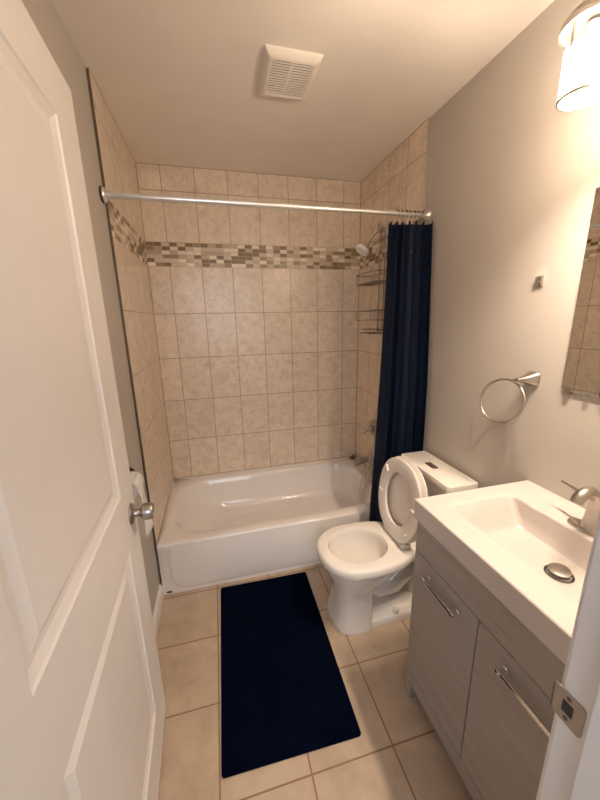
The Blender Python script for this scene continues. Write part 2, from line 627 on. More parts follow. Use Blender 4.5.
def struct(name, bm, mat, label, cat, smooth=None, parent=None):
    o = obj(name, bm, mat, parent, smooth)
    if parent is None:
        tag(o, label, cat, kind='structure')
    return o


def copy_tree(o, parent=None):
    c = o.copy()
    COL.objects.link(c)
    if parent is not None:
        c.parent = parent
    for ch in list(o.children):
        copy_tree(ch, c)
    return c


# ------------------------------------------------------------------ room shell
W, YB, H = 1.52, 0.8124, 2.478
YF, YH = -1.420, -1.54          # bathroom and hall face of the front wall
LX, RX = -0.010, 1.530          # painted wall faces
DX0, DX1, DH = 0.055, 0.872, 2.095   # doorway

bm = BM(); box(bm, LX - .12, RX + .12, YH, YB + .12, -0.10, 0.0)
struct('floor', bm, M['floor'], 'beige square ceramic floor tiles of the bathroom', 'floor')
bm = BM(); box(bm, LX - 1.0, RX + .6, -3.6, YH, -0.10, 0.0)
struct('floor_hall', bm, M['floor'], 'floor of the hall outside the bathroom doorway', 'floor')
bm = BM(); box(bm, LX - .12, RX + .12, YH, YB + .12, H, H + 0.10)
struct('ceiling', bm, M['ceiling'], 'smooth warm white bathroom ceiling', 'ceiling')
bm = BM(); box(bm, LX - .12, LX, YF, YB + .12, 0, H)
struct('wall_left', bm, M['left_paint'], 'grey painted wall behind the open door', 'wall')
bm = BM(); box(bm, RX, RX + .12, YF, YB + .12, 0, H)
struct('wall_right', bm, M['right_paint'], 'grey beige painted wall above the toilet and vanity', 'wall')
bm = BM(); box(bm, LX, RX, YB + .01, YB + .12, 0, H)
struct('wall_back', bm, M['right_paint'], 'wall behind the tiled back of the bathtub', 'wall')
bm = BM()
box(bm, LX - .12, DX0 - .02, YH, YF, 0, H)
box(bm, DX1 + .02, RX + .12, YH, YF, 0, H)
box(bm, DX0 - .02, DX1 + .02, YH, YF, DH + .02, H)
struct('wall_front', bm, M['front_paint'], 'painted wall around the doorway', 'wall')
# tile slabs of the tub alcove
bm = BM(); box(bm, LX, 0.0, 0.008, YB, RIM - .006, H)
struct('wall_left_tile', bm, M['tile_side'], 'beige tiled wall at the left end of the bathtub', 'wall')
bm = BM(); box(bm, W, RX, 0.016, YB, RIM - .006, H)
struct('wall_right_tile', bm, M['tile_side'], 'beige tiled wall at the shower head end of the bathtub', 'wall')
bm = BM(); box(bm, LX, RX, YB, YB + .01, RIM - .006, H)
struct('wall_back_tile', bm, M['tile_back'], 'beige tiled back wall of the bathtub with a mosaic band', 'wall')
# tile edge strips
bm = BM(); box(bm, LX, 0.0008, 0.0035, 0.0085, RIM - .03, H - .004, .0015)
struct('trim_1', bm, M['edge_metal'], 'dark edge strip where the left wall tiles stop', 'trim')
bm = BM(); box(bm, W - .0010, RX, 0.0125, 0.0175, RIM - .006, H - .002, .0015)
struct('trim_2', bm, M['edge_light'], 'pale edge strip where the right wall tiles stop', 'trim')


# baseboards
def baseboard(name, prof_pts, axis, a0, a1, label):
    bm = BM()
    extrude_poly(bm, prof_pts, axis, a0, a1)
    struct(name, bm, M['trim'], label, 'baseboard')


bp_ = [(0, 0), (.014, 0), (.014, .058), (.011, .068), (.006, .074), (.004, .082), (0, .085)]
baseboard('baseboard_left', [(LX + a, z) for a, z in bp_], 'y', YF, -0.001, 'white baseboard along the left wall')
baseboard('baseboard_right', [(RX - a, z) for a, z in bp_], 'y', -0.788, -0.001, 'white baseboard behind the toilet')
# door casing and jambs
bm = BM()
box(bm, DX1, DX1 + .02, YH, YF, 0, DH + .02, .0015)
box(bm, DX1 - .012, DX1 + .001, YH + .02, YF - .044, 0, DH - .012, .002)
jr = struct('trim_3', bm, M['trim'], 'white strike side door jamb at the right edge of the photo', 'door jamb')
bm = BM()
box(bm, DX0 - .02, DX0, YH, YF, 0, DH + .02, .0015)
box(bm, DX0 - .001, DX0 + .012, YH + .02, YF - .044, 0, DH - .012, .002)
struct('trim_4', bm, M['trim'], 'white hinge side door jamb', 'door jamb')
bm = BM()
box(bm, DX0, DX1, YH, YF, DH, DH + .02, .0015)
struct('trim_5', bm, M['trim'], 'white head jamb over the doorway', 'door jamb')
bm = BM()
box(bm, DX1 + .006, DX1 + .068, YF, YF + .008, 0, DH + .07, .003)
box(bm, LX + .0005, DX0 - .006, YF, YF + .008, 0, DH + .07, .003)
box(bm, DX0 - .006, DX1 + .006, YF, YF + .008, DH + .006, DH + .07, .003)
struct('trim_6', bm, M['trim'], 'white casing round the doorway on the bathroom side', 'door casing')

# strike plate with lip, latch hole and screws, let into the jamb
bm = BM()
SZ0, SZ1 = .897, .952
t = bmesh.new()
pts_o = rrect(-1.4545, -1.411, SZ0, SZ1, .006, 4)
hole = rrect(-1.440, -1.424, .914, .936, .001, 4)
xa, xb = DX1 - .0018, DX1 + .0008
o0 = [t.verts.new((xa, a, c)) for a, c in pts_o]; o1 = [t.verts.new((xb, a, c)) for a, c in pts_o]
h0 = [t.verts.new((xa, a, c)) for a, c in hole]; h1 = [t.verts.new((xb, a, c)) for a, c in hole]
n_ = len(o0)
for i in range(n_):
    j = (i + 1) % n_
    t.faces.new((o0[i], o0[j], h0[j], h0[i]))
    t.faces.new((o0[i], o1[i], o1[j], o0[j]))
    t.faces.new((h0[i], h0[j], h1[j], h1[i]))
merge(bm, t)
lip = [[(DX1 - .0018 + dx, y, z) for z in (SZ0 + .012 - e, (SZ0 + SZ1) / 2, SZ1 - .012 + e)] for dx, y, e in
       ((0, -1.4125, .010), (.0005, -1.410, .009), (.003, -1.4065, .007), (.008, -1.405, .003), (.014, -1.4045, 0.0))]
vs = [[bm.verts.new(p) for p in r] for r in lip]
for a, b_ in zip(vs, vs[1:]):
    for i in range(2):
        bm.faces.new((a[i], a[i + 1], b_[i + 1], b_[i]))
sp = obj('strike_plate', bm, M['steel'], jr, 30)
sp['label'] = 'brushed metal strike plate'
bm = BM()
box(bm, DX1 - .0012, DX1 + .0006, -1.4395, -1.4245, .9145, .9355)
obj('latch_hole_shade', bm, M['dark'], sp)  # dark box painted in for the shade inside the latch hole
for z in (.9065, .9435):
    bm = BM(); lathe(bm, [(0, .0012), (.0030, .001), (.0038, 0), (0, 0)], frame_z((DX1 - .0018, -1.432, z), (-1, 0, 0)), 12)
    obj('screw', bm, M['bronze'], sp, 40)

# ------------------------------------------------------------------ door (open, against the left wall)
ANG = 0.045
DW, DT, DZ0, DZ1 = 0.815, 0.035, 0.014, 2.078
dr = empty('door_1', (0.13, -1.41, 0), ANG)
tag(dr, 'white two panel door standing open against the left wall', 'door', kind='structure')
# local frame: y runs from hinge edge to knob edge, x=0 is the visible face, the slab lies at x<0
PS0, PS1 = 0.130, 0.668
bm = BM()
t = bmesh.new()
panels = [(PS0, PS1, 1.018, 1.955), (PS0, PS1, 0.195, 0.838)]
ys = sorted({0.0, PS0, PS1, DW}); zs = sorted({DZ0, .195, .838, 1.018, 1.955, DZ1})


def panel_face(t, x, sign):
    for i in range(len(ys) - 1):
        for j in range(len(zs) - 1):
            y0_, y1_, z0_, z1_ = ys[i], ys[i + 1], zs[j], zs[j + 1]
            if any(abs(y0_ - p[0]) < 1e-6 and abs(z0_ - p[2]) < 1e-6 for p in panels):
                # moulded recess: steps from the stile down and up to the raised field
                prof = [(0, 0), (.004, -.004), (.014, -.0075), (.022, -.0105), (.034, -.0105), (.040, -.008), (.052, -.0035)]
                prev = None
                for ins, dep in prof:
                    r = [t.verts.new((x + sign * dep, a, c)) for a, c in ((y0_ + ins, z0_ + ins), (y1_ - ins, z0_ + ins), (y1_ - ins, z1_ - ins), (y0_ + ins, z1_ - ins))]
                    if prev:
                        for k in range(4):
                            t.faces.new((prev[k], prev[(k + 1) % 4], r[(k + 1) % 4], r[k]))
                    prev = r
                t.faces.new(prev)
            else:
                t.faces.new([t.verts.new((x, a, c)) for a, c in ((y0_, z0_), (y1_, z0_), (y1_, z1_), (y0_, z1_))])


panel_face(t, 0.0, 1)
panel_face(t, -DT, -1)
for a in (0, DW):
    t.faces.new([t.verts.new(p) for p in ((0, a, DZ0), (-DT, a, DZ0), (-DT, a, DZ1), (0, a, DZ1))])
for c in (DZ0, DZ1):
    t.faces.new([t.verts.new(p) for p in ((0, 0, c), (-DT, 0, c), (-DT, DW, c), (0, DW, c))])
bmesh.ops.remove_doubles(t, verts=t.verts[:], dist=1e-5)
merge(bm, t)
obj('door_slab', bm, M['door'], dr)
for sgn, x_ in ((1, 0.0), (-1, -DT)):
    if sgn == 1:
        prof = [(0, 0), (.033, 0), (.033, .004), (.030, .008), (.022, .011), (.013, .012), (.0115, .022), (.014, .026), (.012, .030),
                (.020, .033), (.0262, .038), (.0272, .048), (.0262, .060), (.0235, .066), (.018, .069), (.010, .0705), (0, .071)]
    else:
        prof = [(0, 0), (.033, 0), (.032, .004), (.028, .010), (.013, .011), (.012, .024), (.020, .028), (.025, .034), (.024, .046), (.014, .052), (0, .053)]
    bm = BM(); lathe(bm, prof, frame_z((x_, .747, .918), (sgn, 0, 0)), 36)
    k_ = obj('door_knob', bm, M['nickel'], dr, 35)
    if sgn == 1:
        k_['label'] = 'round brushed nickel knob'
bm = BM(); box(bm, -.030, -.005, DW - .0012, DW + .0012, .89, .947, .001)
obj('latch_plate', bm, M['nickel'], dr)
for z in (.25, 1.05, 1.85):
    bm = BM(); tube(bm, [(-DT - .004, -.004, z - .045), (-DT - .004, -.004, z + .045)], .006, 12)
    obj('hinge', bm, M['nickel'], dr, 40)

# ------------------------------------------------------------------ bathtub
tub = empty('bathtub', (0.76, 0.4, 0))
tag(tub, 'white enamel bathtub with a plain apron set between tiled walls', 'bathtub')
NT = 10


def tr_(pts, z):
    return [(p[0] - .76, p[1] - .4, z) for p in pts]


x0t, x1t, y0t, y1t = 0.001, 1.519, 0.0, YB - .001
bm = BM()
rings = [
    tr_(rrect(x0t, x1t, y0t, y1t, .004, NT), .002),
    tr_(rrect(x0t, x1t, y0t, y1t, .004, NT), RIM - .060),
    tr_(rrect(x0t, x1t, y0t - .006, y1t, .004, NT), RIM - .024),
    tr_(rrect(x0t, x1t, y0t - .007, y1t, .004, NT), RIM - .014),
    tr_(rrect(x0t, x1t, y0t - .005, y1t, .006, NT), RIM - .006),
    tr_(rrect(x0t, x1t, y0t - .001, y1t, .008, NT), RIM - .0015),
    tr_(rrect(x0t, x1t, y0t + .006, y1t, .010, NT), RIM),
    tr_(rrect(.052, 1.425, .072, .742, [.17, .22, .22, .17], NT), RIM - .001),
    tr_(rrect(.058, 1.420, .078, .736, [.165, .215, .215, .165], NT), RIM - .005),
    tr_(rrect(.068, 1.413, .086, .728, [.16, .21, .21, .16], NT), RIM - .016),
    tr_(rrect(.105, 1.403, .098, .716, [.155, .20, .20, .155], NT), RIM - .08),
    tr_(rrect(.190, 1.385, .118, .700, [.15, .19, .19, .15], NT), RIM - .18),
    tr_(rrect(.235, 1.365, .138, .680, [.14, .18, .18, .14], NT), RIM - .225),
    tr_(rrect(.275, 1.335, .165, .650, [.12, .16, .16, .12], NT), RIM - .25),
    tr_(rrect(.36, 1.26, .24, .58, [.08, .1, .1, .08], NT), RIM - .258),
]
loft(bm, rings)
obj('tub_shell', bm, M['tub'], tub, 80)
# raised apron panel with a swept lower-left corner
bm = BM()
pp = rrect(.050, 1.475, .026, RIM - .020, [.004, .004, .095, .095], 10)
pq = rrect(.060, 1.465, .033, RIM - .020, [.004, .004, .087, .087], 10)
pr = rrect(.074, 1.451, .040, RIM - .020, [.004, .004, .078, .078], 10)
rings = [[(a - .76, .004 - .4, c) for a, c in pp], [(a - .76, -.0012 - .4, c) for a, c in pp], [(a - .76, -.0048 - .4, c) for a, c in pq], [(a - .76, -.0066 - .4, c) for a, c in pr]]
loft(bm, rings, False, True)
obj('apron_panel', bm, M['tub'], tub, 40)
bm = BM()
lathe(bm, [(0, .004), (.007, .003), (.0095, 0), (0, 0)], frame_z((.036 - .76, -.4 + .0005, .018), (0, -1, 0)), 16)
box(bm, .020 - .76, .052 - .76, -.4 - .002, -.4 + .001, .013, .0215, .001)
o = obj('apron_clip', bm, M['bronze'], tub, 40)
o['label'] = 'small dark clip at the apron corner'
bm = BM()
lathe(bm, [(0, .006), (.028, .005), (.034, .001), (.035, -.002), (0, -.002)], frame_z((1.404 - .76, .41 - .4, RIM - .085), (-1, 0, .12)), 28)
obj('overflow_cover', bm, M['chrome'], tub, 40)
bm = BM()
lathe(bm, [(0, .003), (.018, .003), (.028, .001), (.03, -.002), (0, -.002)], frame_z((1.20 - .76, .41 - .4, RIM - .2565), (0, 0, 1)), 24)
obj('tub_drain', bm, M['chrome'], tub, 40)

bm = BM()
lathe(bm, [(0, .030), (.006, .030), (.008, .024), (.008, .016), (.020, .013), (.024, .006), (.023, 0), (0, 0)], frame_z((1.478, .775, RIM), (0, 0, 1)), 24)
tag(obj('drain_stopper', bm, M['bronze'], None, 40), 'small dark round stopper on the back right corner of the tub rim', 'stopper')

# ------------------------------------------------------------------ tub fittings on the right tiled wall
VY = 0.47
sp_ = empty('tub_spout', (W, VY + .02, .43))
tag(sp_, 'brushed metal tub spout low on the tiled wall above the tub rim', 'tub spout')
bm = BM()
lathe(bm, [(0, 0), (.034, 0), (.034, .004), (.026, .008), (.0, .008)], frame_z((0, 0, 0), (-1, 0, 0)), 28)
obj('escutcheon', bm, M['steel'], sp_, 40)
bm = BM()
tube(bm, [(-.004, 0, 0), (-.04, 0, .001), (-.085, 0, -.002), (-.115, 0, -.008), (-.130, 0, -.020), (-.134, 0, -.034)], [.024, .024, .023, .022, .019, .016], 20)
obj('spout_body', bm, M['steel'], sp_, 40)
bm = BM()
lathe(bm, [(0, .018), (.006, .017), (.007, .012), (.004, .010), (.004, 0), (0, 0)], frame_z((-.10, 0, .018), (0, 0, 1)), 16)
obj('diverter_knob', bm, M['steel'], sp_, 40)

vl = empty('shower_valve', (W, VY, .69))
tag(vl, 'brushed metal shower valve with lever on the tiled wall above the spout', 'shower valve')
bm = BM()
lathe(bm, [(0, 0), (.072, 0), (.073, .003), (.068, .009), (.045, .014), (.0, .016)], frame_z((0, 0, 0), (-1, 0, 0)), 36)
obj('escutcheon', bm, M['steel'], vl, 40)
bm = BM()
lathe(bm, [(0, .012), (.027, .012), (.026, .034), (.021, .045), (.012, .05), (0, .051)], frame_z((0, 0, 0), (-1, 0, 0)), 28)
tube(bm, [(-.036, .010, -.006), (-.040, .045, -.026), (-.046, .070, -.046), (-.050, .078, -.062)], [.009, .0075, .0065, .006], 12)
obj('lever', bm, M['steel'], vl, 40)

AY = 0.43
sh = empty('overhead_shower', (W, AY, 2.06))
tag(sh, 'shower head with white face on a bent chrome arm high on the tiled wall', 'shower head')
bm = BM()
lathe(bm, [(0, 0), (.030, 0), (.030, .003), (.020, .010), (0, .011)], frame_z((0, 0, 0), (-1, 0, 0)), 28)
obj('flange', bm, M['chrome'], sh, 40)
bm = BM()
tube(bm, [(0, 0, 0), (-.035, 0, .0), (-.055, 0, -.006), (-.072, 0, -.022), (-.105, 0, -.062)], .012, 14)
obj('shower_arm', bm, M['chrome'], sh, 40)
hd = Vector((-.62, 0, -.78)).normalized()
bm = BM()
lathe(bm, [(0, -.012), (.013, -.012), (.016, .0), (.017, .014), (.020, .022), (.036, .052), (.043, .062), (.045, .070), (0, .070)],
      frame_z((-.105, 0, -.062), hd), 28)
obj('head_body', bm, M['chrome'], sh, 40)
bm = BM()
lathe(bm, [(0.044, .066), (.047, .070), (.047, .084), (.042, .090), (.012, .092), (0, .092)], frame_z((-.105, 0, -.062), hd), 28)
o = obj('spray_face', bm, M['head'], sh, 40)
o['label'] = 'white round spray face'

# wire caddy hanging from the shower arm
cd = empty('shower_caddy', (1.50, AY, 1.42))
tag(cd, 'wire shower caddy with two shelves hanging below the shower head', 'shower caddy')


def wire_frame(z, y0_, y1_, x0_, x1_, r=.0034):
    b_ = BM()
    pts_ = [(x, y, z) for x, y in rrect(x0_, x1_, y0_, y1_, .02, 4)]
    tube(b_, pts_, r, 8, closed=True)
    return b_


CY0, CY1, CX0, CX1 = -.13, .155, -.105, .012
bm = BM()
loop = [(.010, -.035, .0), (.010, -.035, .50), (.008, -.028, .62), (-.018, -.012, .672), (-.022, .0, .678), (-.018, .012, .672), (.008, .028, .62), (.010, .035, .50), (.010, .035, .0)]
tube(bm, loop, .0038, 8)
tube(bm, [(.010, -.035, .0), (.010, .035, .0)], .003, 8)
obj('hanger_frame', bm, M['wire'], cd, 50)
for z in (.315, .075):
    bm = wire_frame(z, CY0, CY1, CX0, CX1)
    t = wire_frame(z + .062, CY0 - .004, CY1 + .004, CX0 - .004, CX1)
    merge(bm, t)
    for k in range(9):
        y = CY0 + .015 + k * (CY1 - CY0 - .03) / 8
        tube(bm, [(CX1, y, z), (CX0, y, z)], .0023, 6)
    for (x, y) in ((CX0 + .006, CY0 + .006), (CX0 + .006, CY1 - .006), (CX1 - .004, CY0 + .006), (CX1 - .004, CY1 - .006), ):
        tube(bm, [(x, y, z), (x, y, z + .062)], .0028, 6)
    obj('wire_shelf', bm, M['wire'], cd, 50)
bm = wire_frame(-.012, -.085, .10, -.085, .010)
merge(bm, wire_frame(.012, -.088, .103, -.088, .010))
for k in range(6):
    y = -.07 + k * .155 / 5
    tube(bm, [(.010, y, -.012), (-.085, y, -.012)], .0023, 6)
tube(bm, [(-.085, -.06, -.012), (-.095, -.06, -.02), (-.10, -.06, -.010)], .0028, 6)
tube(bm, [(-.085, .07, -.012), (-.095, .07, -.02), (-.10, .07, -.010)], .0028, 6)
obj('soap_rack', bm, M['wire'], cd, 50)

# ------------------------------------------------------------------ shower rod, rings, curtain, liner
RY, RZ = -0.032, 2.0215
rod = empty('shower_rod', (0.76, RY, RZ))
tag(rod, 'straight silver shower curtain rod across the front of the bathtub', 'curtain rod')
bm = BM(); tube(bm, [(LX - .76, 0, 0), (.72 - .76 + .13, 0, .0)], .0135, 20)
obj('outer_tube', bm, M['rod'], rod, 40)
bm = BM(); tube(bm, [(.84 - .76, 0, 0), (RX - .76, 0, 0)], .0112, 20)
obj('inner_tube', bm, M['rod'], rod, 40)
for x_, sgn, k_ in ((LX - .76, 1, 1.0), (RX - .76, -1, .78)):
    bm = BM()
    lathe(bm, [(0, 0), (.031 * k_, 0), (.031 * k_, .009 * k_), (.0, .009 * k_)], frame_z((x_, 0, 0), (sgn, 0, 0)), 32)
    f_ = obj('end_pad', bm, M['dark'] if sgn > 0 else M['rod'], rod, 40)
    if sgn > 0:
        f_['label'] = 'dark rubber end pad'
    bm = BM()
    lathe(bm, [(0, .009 * k_), (.029 * k_, .009 * k_), (.028 * k_, .014), (.022 * k_, .019), (.0165, .022), (.0155, .032), (0, .032)], frame_z((x_, 0, 0), (sgn, 0, 0)), 32)
    obj('end_cap', bm, M['rod'], rod, 40)

# curtain: hanging pleats gathered against the right wall
NX, NZ = 150, 40
CT, CB = 1.973, 0.14


def curtain_pt(s, tz):
    """s 0..1 along the cloth from its free edge to the wall, tz 0 at the top and 1 at the hem."""
    xl = 1.305 - .054 * min(1, tz * 1.15) ** 1.7
    xr = 1.516 - .006 * math.sin(tz * 3)
    folds = 6.0
    ph = 2 * PI * folds * (s ** 0.92) + .5 * math.sin(3.1 * tz + 4 * s)
    amp = (.031 + .012 * tz) * (0.75 + .35 * math.sin(7 * s + 1.0))
    x = xl + (xr - xl) * s + .010 * math.sin(2 * ph + .6) * (0.6 + .4 * tz)
    y = -.048 - .022 * tz - (.020 + .046 * min(1, tz * 2.2)) * s + amp * math.sin(ph)
    x = min(x, 1.524)
    z = CT - (CT - CB) * tz + .009 * math.sin(ph * 1.0 + 1.2) * (1 - tz) + .004 * s * (1 - tz)
    return Vector((x, y, z))


bm = BM()
grid = [[bm.verts.new(curtain_pt(i / NX, j / NZ)) for i in range(NX + 1)] for j in range(NZ + 1)]
for j in range(NZ):
    for i in range(NX):
        bm.faces.new((grid[j][i], grid[j][i + 1], grid[j + 1][i + 1], grid[j + 1][i]))
ct = obj('shower_curtain', bm, M['curtain'], None, 80)
sm = ct.modifiers.new('thickness', 'SOLIDIFY'); sm.thickness = .0016; sm.offset = 0
tag(ct, 'dark navy cloth shower curtain bunched against the right wall', 'shower curtain')


def liner_pt(s, tz):
    xl = 1.298 + .060 * math.sin(PI * min(1, tz * 1.08)) - .050 * tz ** 6
    xr = 1.505 - .205 * tz ** 2
    ph = 2 * PI * 4 * s + 1.5 * math.sin(2.2 * tz)
    y = .012 + .126 * min(1, tz * 1.15) + (.010 + .010 * tz) * math.sin(ph)
    x = xl + (xr - xl) * s + .008 * math.sin(2 * ph)
    z = 1.962 - (1.962 - .29) * tz
    return Vector((x, y, z))


bm = BM()
grid = [[bm.verts.new(liner_pt(i / 70, j / 36)) for i in range(71)] for j in range(37)]
for j in range(36):
    for i in range(70):
        bm.faces.new((grid[j][i], grid[j][i + 1], grid[j + 1][i + 1], grid[j + 1][i]))
ln = obj('shower_liner', bm, M['liner'], None, 80)
tag(ln, 'clear plastic shower liner hanging inside the bathtub behind the navy curtain', 'shower liner')


def make_ring():
    r_ = empty('curtain_ring')
    b_ = BM()
    pts_ = []
    for k in range(28):
        a = math.radians(-70 + 320 * k / 27)
        pts_.append((0, .0195 * math.cos(a), .0195 * math.sin(a)))
    pts_ += [(0, -.004, -.032), (0, .002, -.046), (0, .008, -.060), (0, .004, -.068), (0, -.004, -.066)]
    tube(b_, pts_, .0016, 8)
    obj('hook_wire', b_, M['chrome'], r_, 50)
    b_ = BM()
    for a in (50, 72, 94, 116, 138):
        a = math.radians(a)
        bmesh.ops.create_uvsphere(b_, u_segments=12, v_segments=8, radius=.0042, matrix=Matrix.Translation((0, .0195 * math.cos(a), .0195 * math.sin(a))))
    obj('roller_beads', b_, M['bronze'], r_, 60)
    return r_


ring0 = make_ring()
words = ['first curtain ring from the free edge of the navy curtain', 'second curtain ring from the free edge of the navy curtain',
         'third curtain ring from the free edge of the navy curtain', 'fourth curtain ring from the free edge of the navy curtain',
         'fifth curtain ring from the free edge, third from the wall', 'curtain ring second from the right wall end of the rod',
         'curtain ring nearest the right wall end of the rod']
for i, wd in enumerate(words):
    r_ = ring0 if i == 0 else copy_tree(ring0)
    r_.location = (1.345 + i * .0235, RY, RZ - .0055)
    r_.rotation_euler = (0, 0, math.radians(random.uniform(-14, 14)))
    tag(r_, 'metal ' + wd, 'curtain ring', 'curtain rings on the rod')

# ------------------------------------------------------------------ ceiling exhaust vent
vt = empty('ceiling_vent', (.767, -.135, H))
tag(vt, 'square slatted exhaust fan cover on the ceiling', 'ceiling vent')
ox, oy = .767, -.135
X0v, X1v, Y0v, Y1v = .655 - ox, .879 - ox, -.255 - oy, .004 - oy
bm = BM()
def vr(i, z):
    return [(a, b, z) for a, b in rrect(X0v + i, X1v - i, Y0v + i, Y1v - i, .006, 3)]
loft(bm, [vr(0, 0), vr(0, -.004), vr(.010, -.018), vr(.020, -.024), vr(.030, -.024), vr(.034, -.020)], False, False)
obj('vent_frame', bm, M['vent'], vt, 30)
bm = BM(); box(bm, X0v + .03, X1v - .03, Y0v + .03, Y1v - .03, -.006, -.002)
obj('fan_housing', bm, M['vent_in'], vt)
ns = 14
for k in range(ns):
    y = Y0v + .040 + k * (Y1v - Y0v - .080) / (ns - 1)
    bm = BM()
    extrude_poly(bm, [(y - .0030, -.0222), (y + .0026, -.0238), (y + .0034, -.0222), (y - .0020, -.0195)], 'x', X0v + .031, X1v - .031)
    obj('slat', bm, M['vent'], vt)
bm = BM(); box(bm, -.004, .004, Y0v + .032, Y1v - .032, -.021, -.012)
obj('slat_brace', bm, M['vent'], vt)

# ------------------------------------------------------------------ toilet (axis along -x, from the right wall)
TY = -0.377
tl_ = empty('toilet', (1.20, TY, 0))
tag(tl_, 'white two piece toilet with raised seat between the tub and the vanity', 'toilet')
tx = 1.20


def egg(xf, xb, hw, z, n=48, sq=2.0, cx=None):
    """Egg outline: xf front (towards -x), xb back; the widest place lies at cx."""
    cx = cx if cx is not None else (xf + xb) / 2
    out = []
    for k in range(n):
        a = 2 * PI * k / n
        c, s_ = math.cos(a), math.sin(a)
        ex = 2.0 / sq
        px = (abs(c) ** ex) * (1 if c >= 0 else -1)
        py = (abs(s_) ** ex) * (1 if s_ >= 0 else -1)
        x = cx + (px * (xb - cx) if px >= 0 else px * (cx - xf))
        out.append((x - tx, hw * py, z))
    return out


RZT = .405
# bowl and pedestal: one glazed piece
bm = BM()
rings = [
    egg(.866, 1.075, .130, 0.001, sq=3.0, cx=.99),
    egg(.865, 1.075, .131, .012, sq=3.0, cx=.99),
    egg(.874, 1.072, .123, .045, sq=3.0, cx=.99),
    egg(.882, 1.072, .114, .10, sq=2.9, cx=.99),
    egg(.885, 1.075, .110, .16, sq=2.8, cx=.99),
    egg(.880, 1.090, .112, .21, sq=2.5, cx=.99),
    egg(.864, 1.140, .126, .250, sq=2.3, cx=1.00),
    egg(.846, 1.210, .146, .290, sq=2.15, cx=1.02),
    egg(.835, 1.260, .158, .325, sq=2.15, cx=1.02),
    egg(.830, 1.290, .163, .348, sq=2.2, cx=1.02),
    egg(.829, 1.295, .164, .3545, sq=2.2, cx=1.02),
    egg(.811, 1.310, .182, .3575, sq=2.25, cx=1.02),
    egg(.808, 1.313, .186, .362, sq=2.28, cx=1.02),
    egg(.807, 1.315, .187, .375, sq=2.3, cx=1.02),
    egg(.808, 1.315, .186, .392, sq=2.3, cx=1.02),
    egg(.813, 1.310, .181, .401, sq=2.3, cx=1.02),
    egg(.821, 1.300, .172, RZT, sq=2.3, cx=1.02),
    egg(.860, 1.164, .131, RZT - .001, sq=2.05, cx=1.005),
    egg(.863, 1.161, .128, RZT - .006, sq=2.05, cx=1.005),
    egg(.864, 1.158, .126, RZT - .030, sq=2.05, cx=1.005),
    egg(.862, 1.160, .128, RZT - .045, sq=2.05, cx=1.005),
    egg(.880, 1.155, .116, RZT - .10, sq=2.0, cx=1.02),
    egg(.905, 1.110, .086, RZT - .16, sq=2.0, cx=1.01),
    egg(.932, 1.055, .060, RZT - .19, sq=2.0, cx=1.00),
    egg(.950, 1.035, .044, RZT - .22, sq=2.0, cx=.995),
]
loft(bm, rings)
obj('bowl', bm, M['porcelain'], tl_, 38)
# flat deck under the hinges and tank
bm = BM()
rings = []
for i, z in ((.012, .345), (.004, .352), (0, .360), (0, RZT - .012), (.003, RZT - .004), (.010, RZT + .001)):
    rings.append([(a - tx, b, z) for a, b in rrect(1.165 + i, 1.470 - i, -.135 + i, .135 - i, [.03, .05, .05, .03], 6)])
loft(bm, rings)
obj('deck', bm, M['porcelain'], tl_, 40)
# foot flange with the trapway bulge
bm = BM()
rings = []
for i, z in ((0, .001), (0, .028), (.004, .036), (.016, .042)):
    rings.append([(a - tx, b, z) for a, b in rrect(.95 + i, 1.43 - i, -.115 + i, .115 - i, [.04, .10, .10, .04], 8)])
loft(bm, rings)
obj('foot', bm, M['porcelain'], tl_, 45)
bm = BM()
tube(bm, [(1.05 - tx, 0, .20), (1.12 - tx, 0, .145), (1.20 - tx, 0, .155), (1.27 - tx, 0, .225), (1.32 - tx, 0, .27), (1.37 - tx, 0, .235), (1.39 - tx, 0, .14), (1.39 - tx, 0, .02)],
     [.055, .066, .072, .074, .072, .068, .064, .064], 24)
for v in bm.verts:
    v.co.y *= .98
obj('trapway', bm, M['porcelain'], tl_, 60)
for s_ in (-1, 1):
    bm = BM(); lathe(bm, [(0, .026), (.008, .025), (.013, .018), (.015, .004), (.015, 0), (0, 0)], frame_z((1.185 - tx, s_ * .098, .042), (0, 0, 1)), 20)
    obj('bolt_cap', bm, M['porcelain'], tl_, 50)
bm = BM()
loft(bm, [egg(.930, 1.060, .063, RZT - .185, n=32, cx=1.00)], True, False)
obj('bowl_water', bm, M['water'], tl_, 40)

# tank and lid
bm = BM()
rings = []
for i, f, z in ((.030, .020, .392), (.018, .010, .402), (.010, .004, .43), (.004, .0, .55), (0.0, -.002, .735)):
    rings.append([(a - tx, b, z) for a, b in rrect(1.362 + f, 1.502, -.190 + i, .190 - i, [.02, .045, .045, .02], 6)])
loft(bm, rings)
obj('tank', bm, M['porcelain'], tl_, 45)
bm = BM()
rings = []
for i, z in ((.004, .737), (.0, .740), (0, .744), (0, .7655), (.001, .7685), (.004, .770)):
    rings.append([(a - tx, b, z) for a, b in rrect(1.346 + i, 1.508 - i, -.202 + i, .202 - i, [.012, .02, .02, .012], 5)])
loft(bm, rings)
ld = obj('tank_lid', bm, M['porcelain'], tl_, 40)
bm = BM()
extrude_poly(bm, rrect(1.400 - tx, 1.432 - tx, -.030 + .012, .042 + .012, .006, 4), 'z', .768, .7725, .001)
fb = obj('flush_button', bm, M['bronze'], ld, 40)
fb['label'] = 'dark rectangular flush button'
bm = BM()
extrude_poly(bm, rrect(1.404 - tx, 1.428 - tx, -.013, .022, .004, 4), 'z', .7725, .7742, .0006)
extrude_poly(bm, rrect(1.404 - tx, 1.428 - tx, .026, .049, .004, 4), 'z', .7725, .7742, .0006)
obj('button_halves', bm, M['nickel'], fb, 40)

# raised seat and lid: local plane with h up along the leaning seat, w across
LEAN = math.radians(7.0)


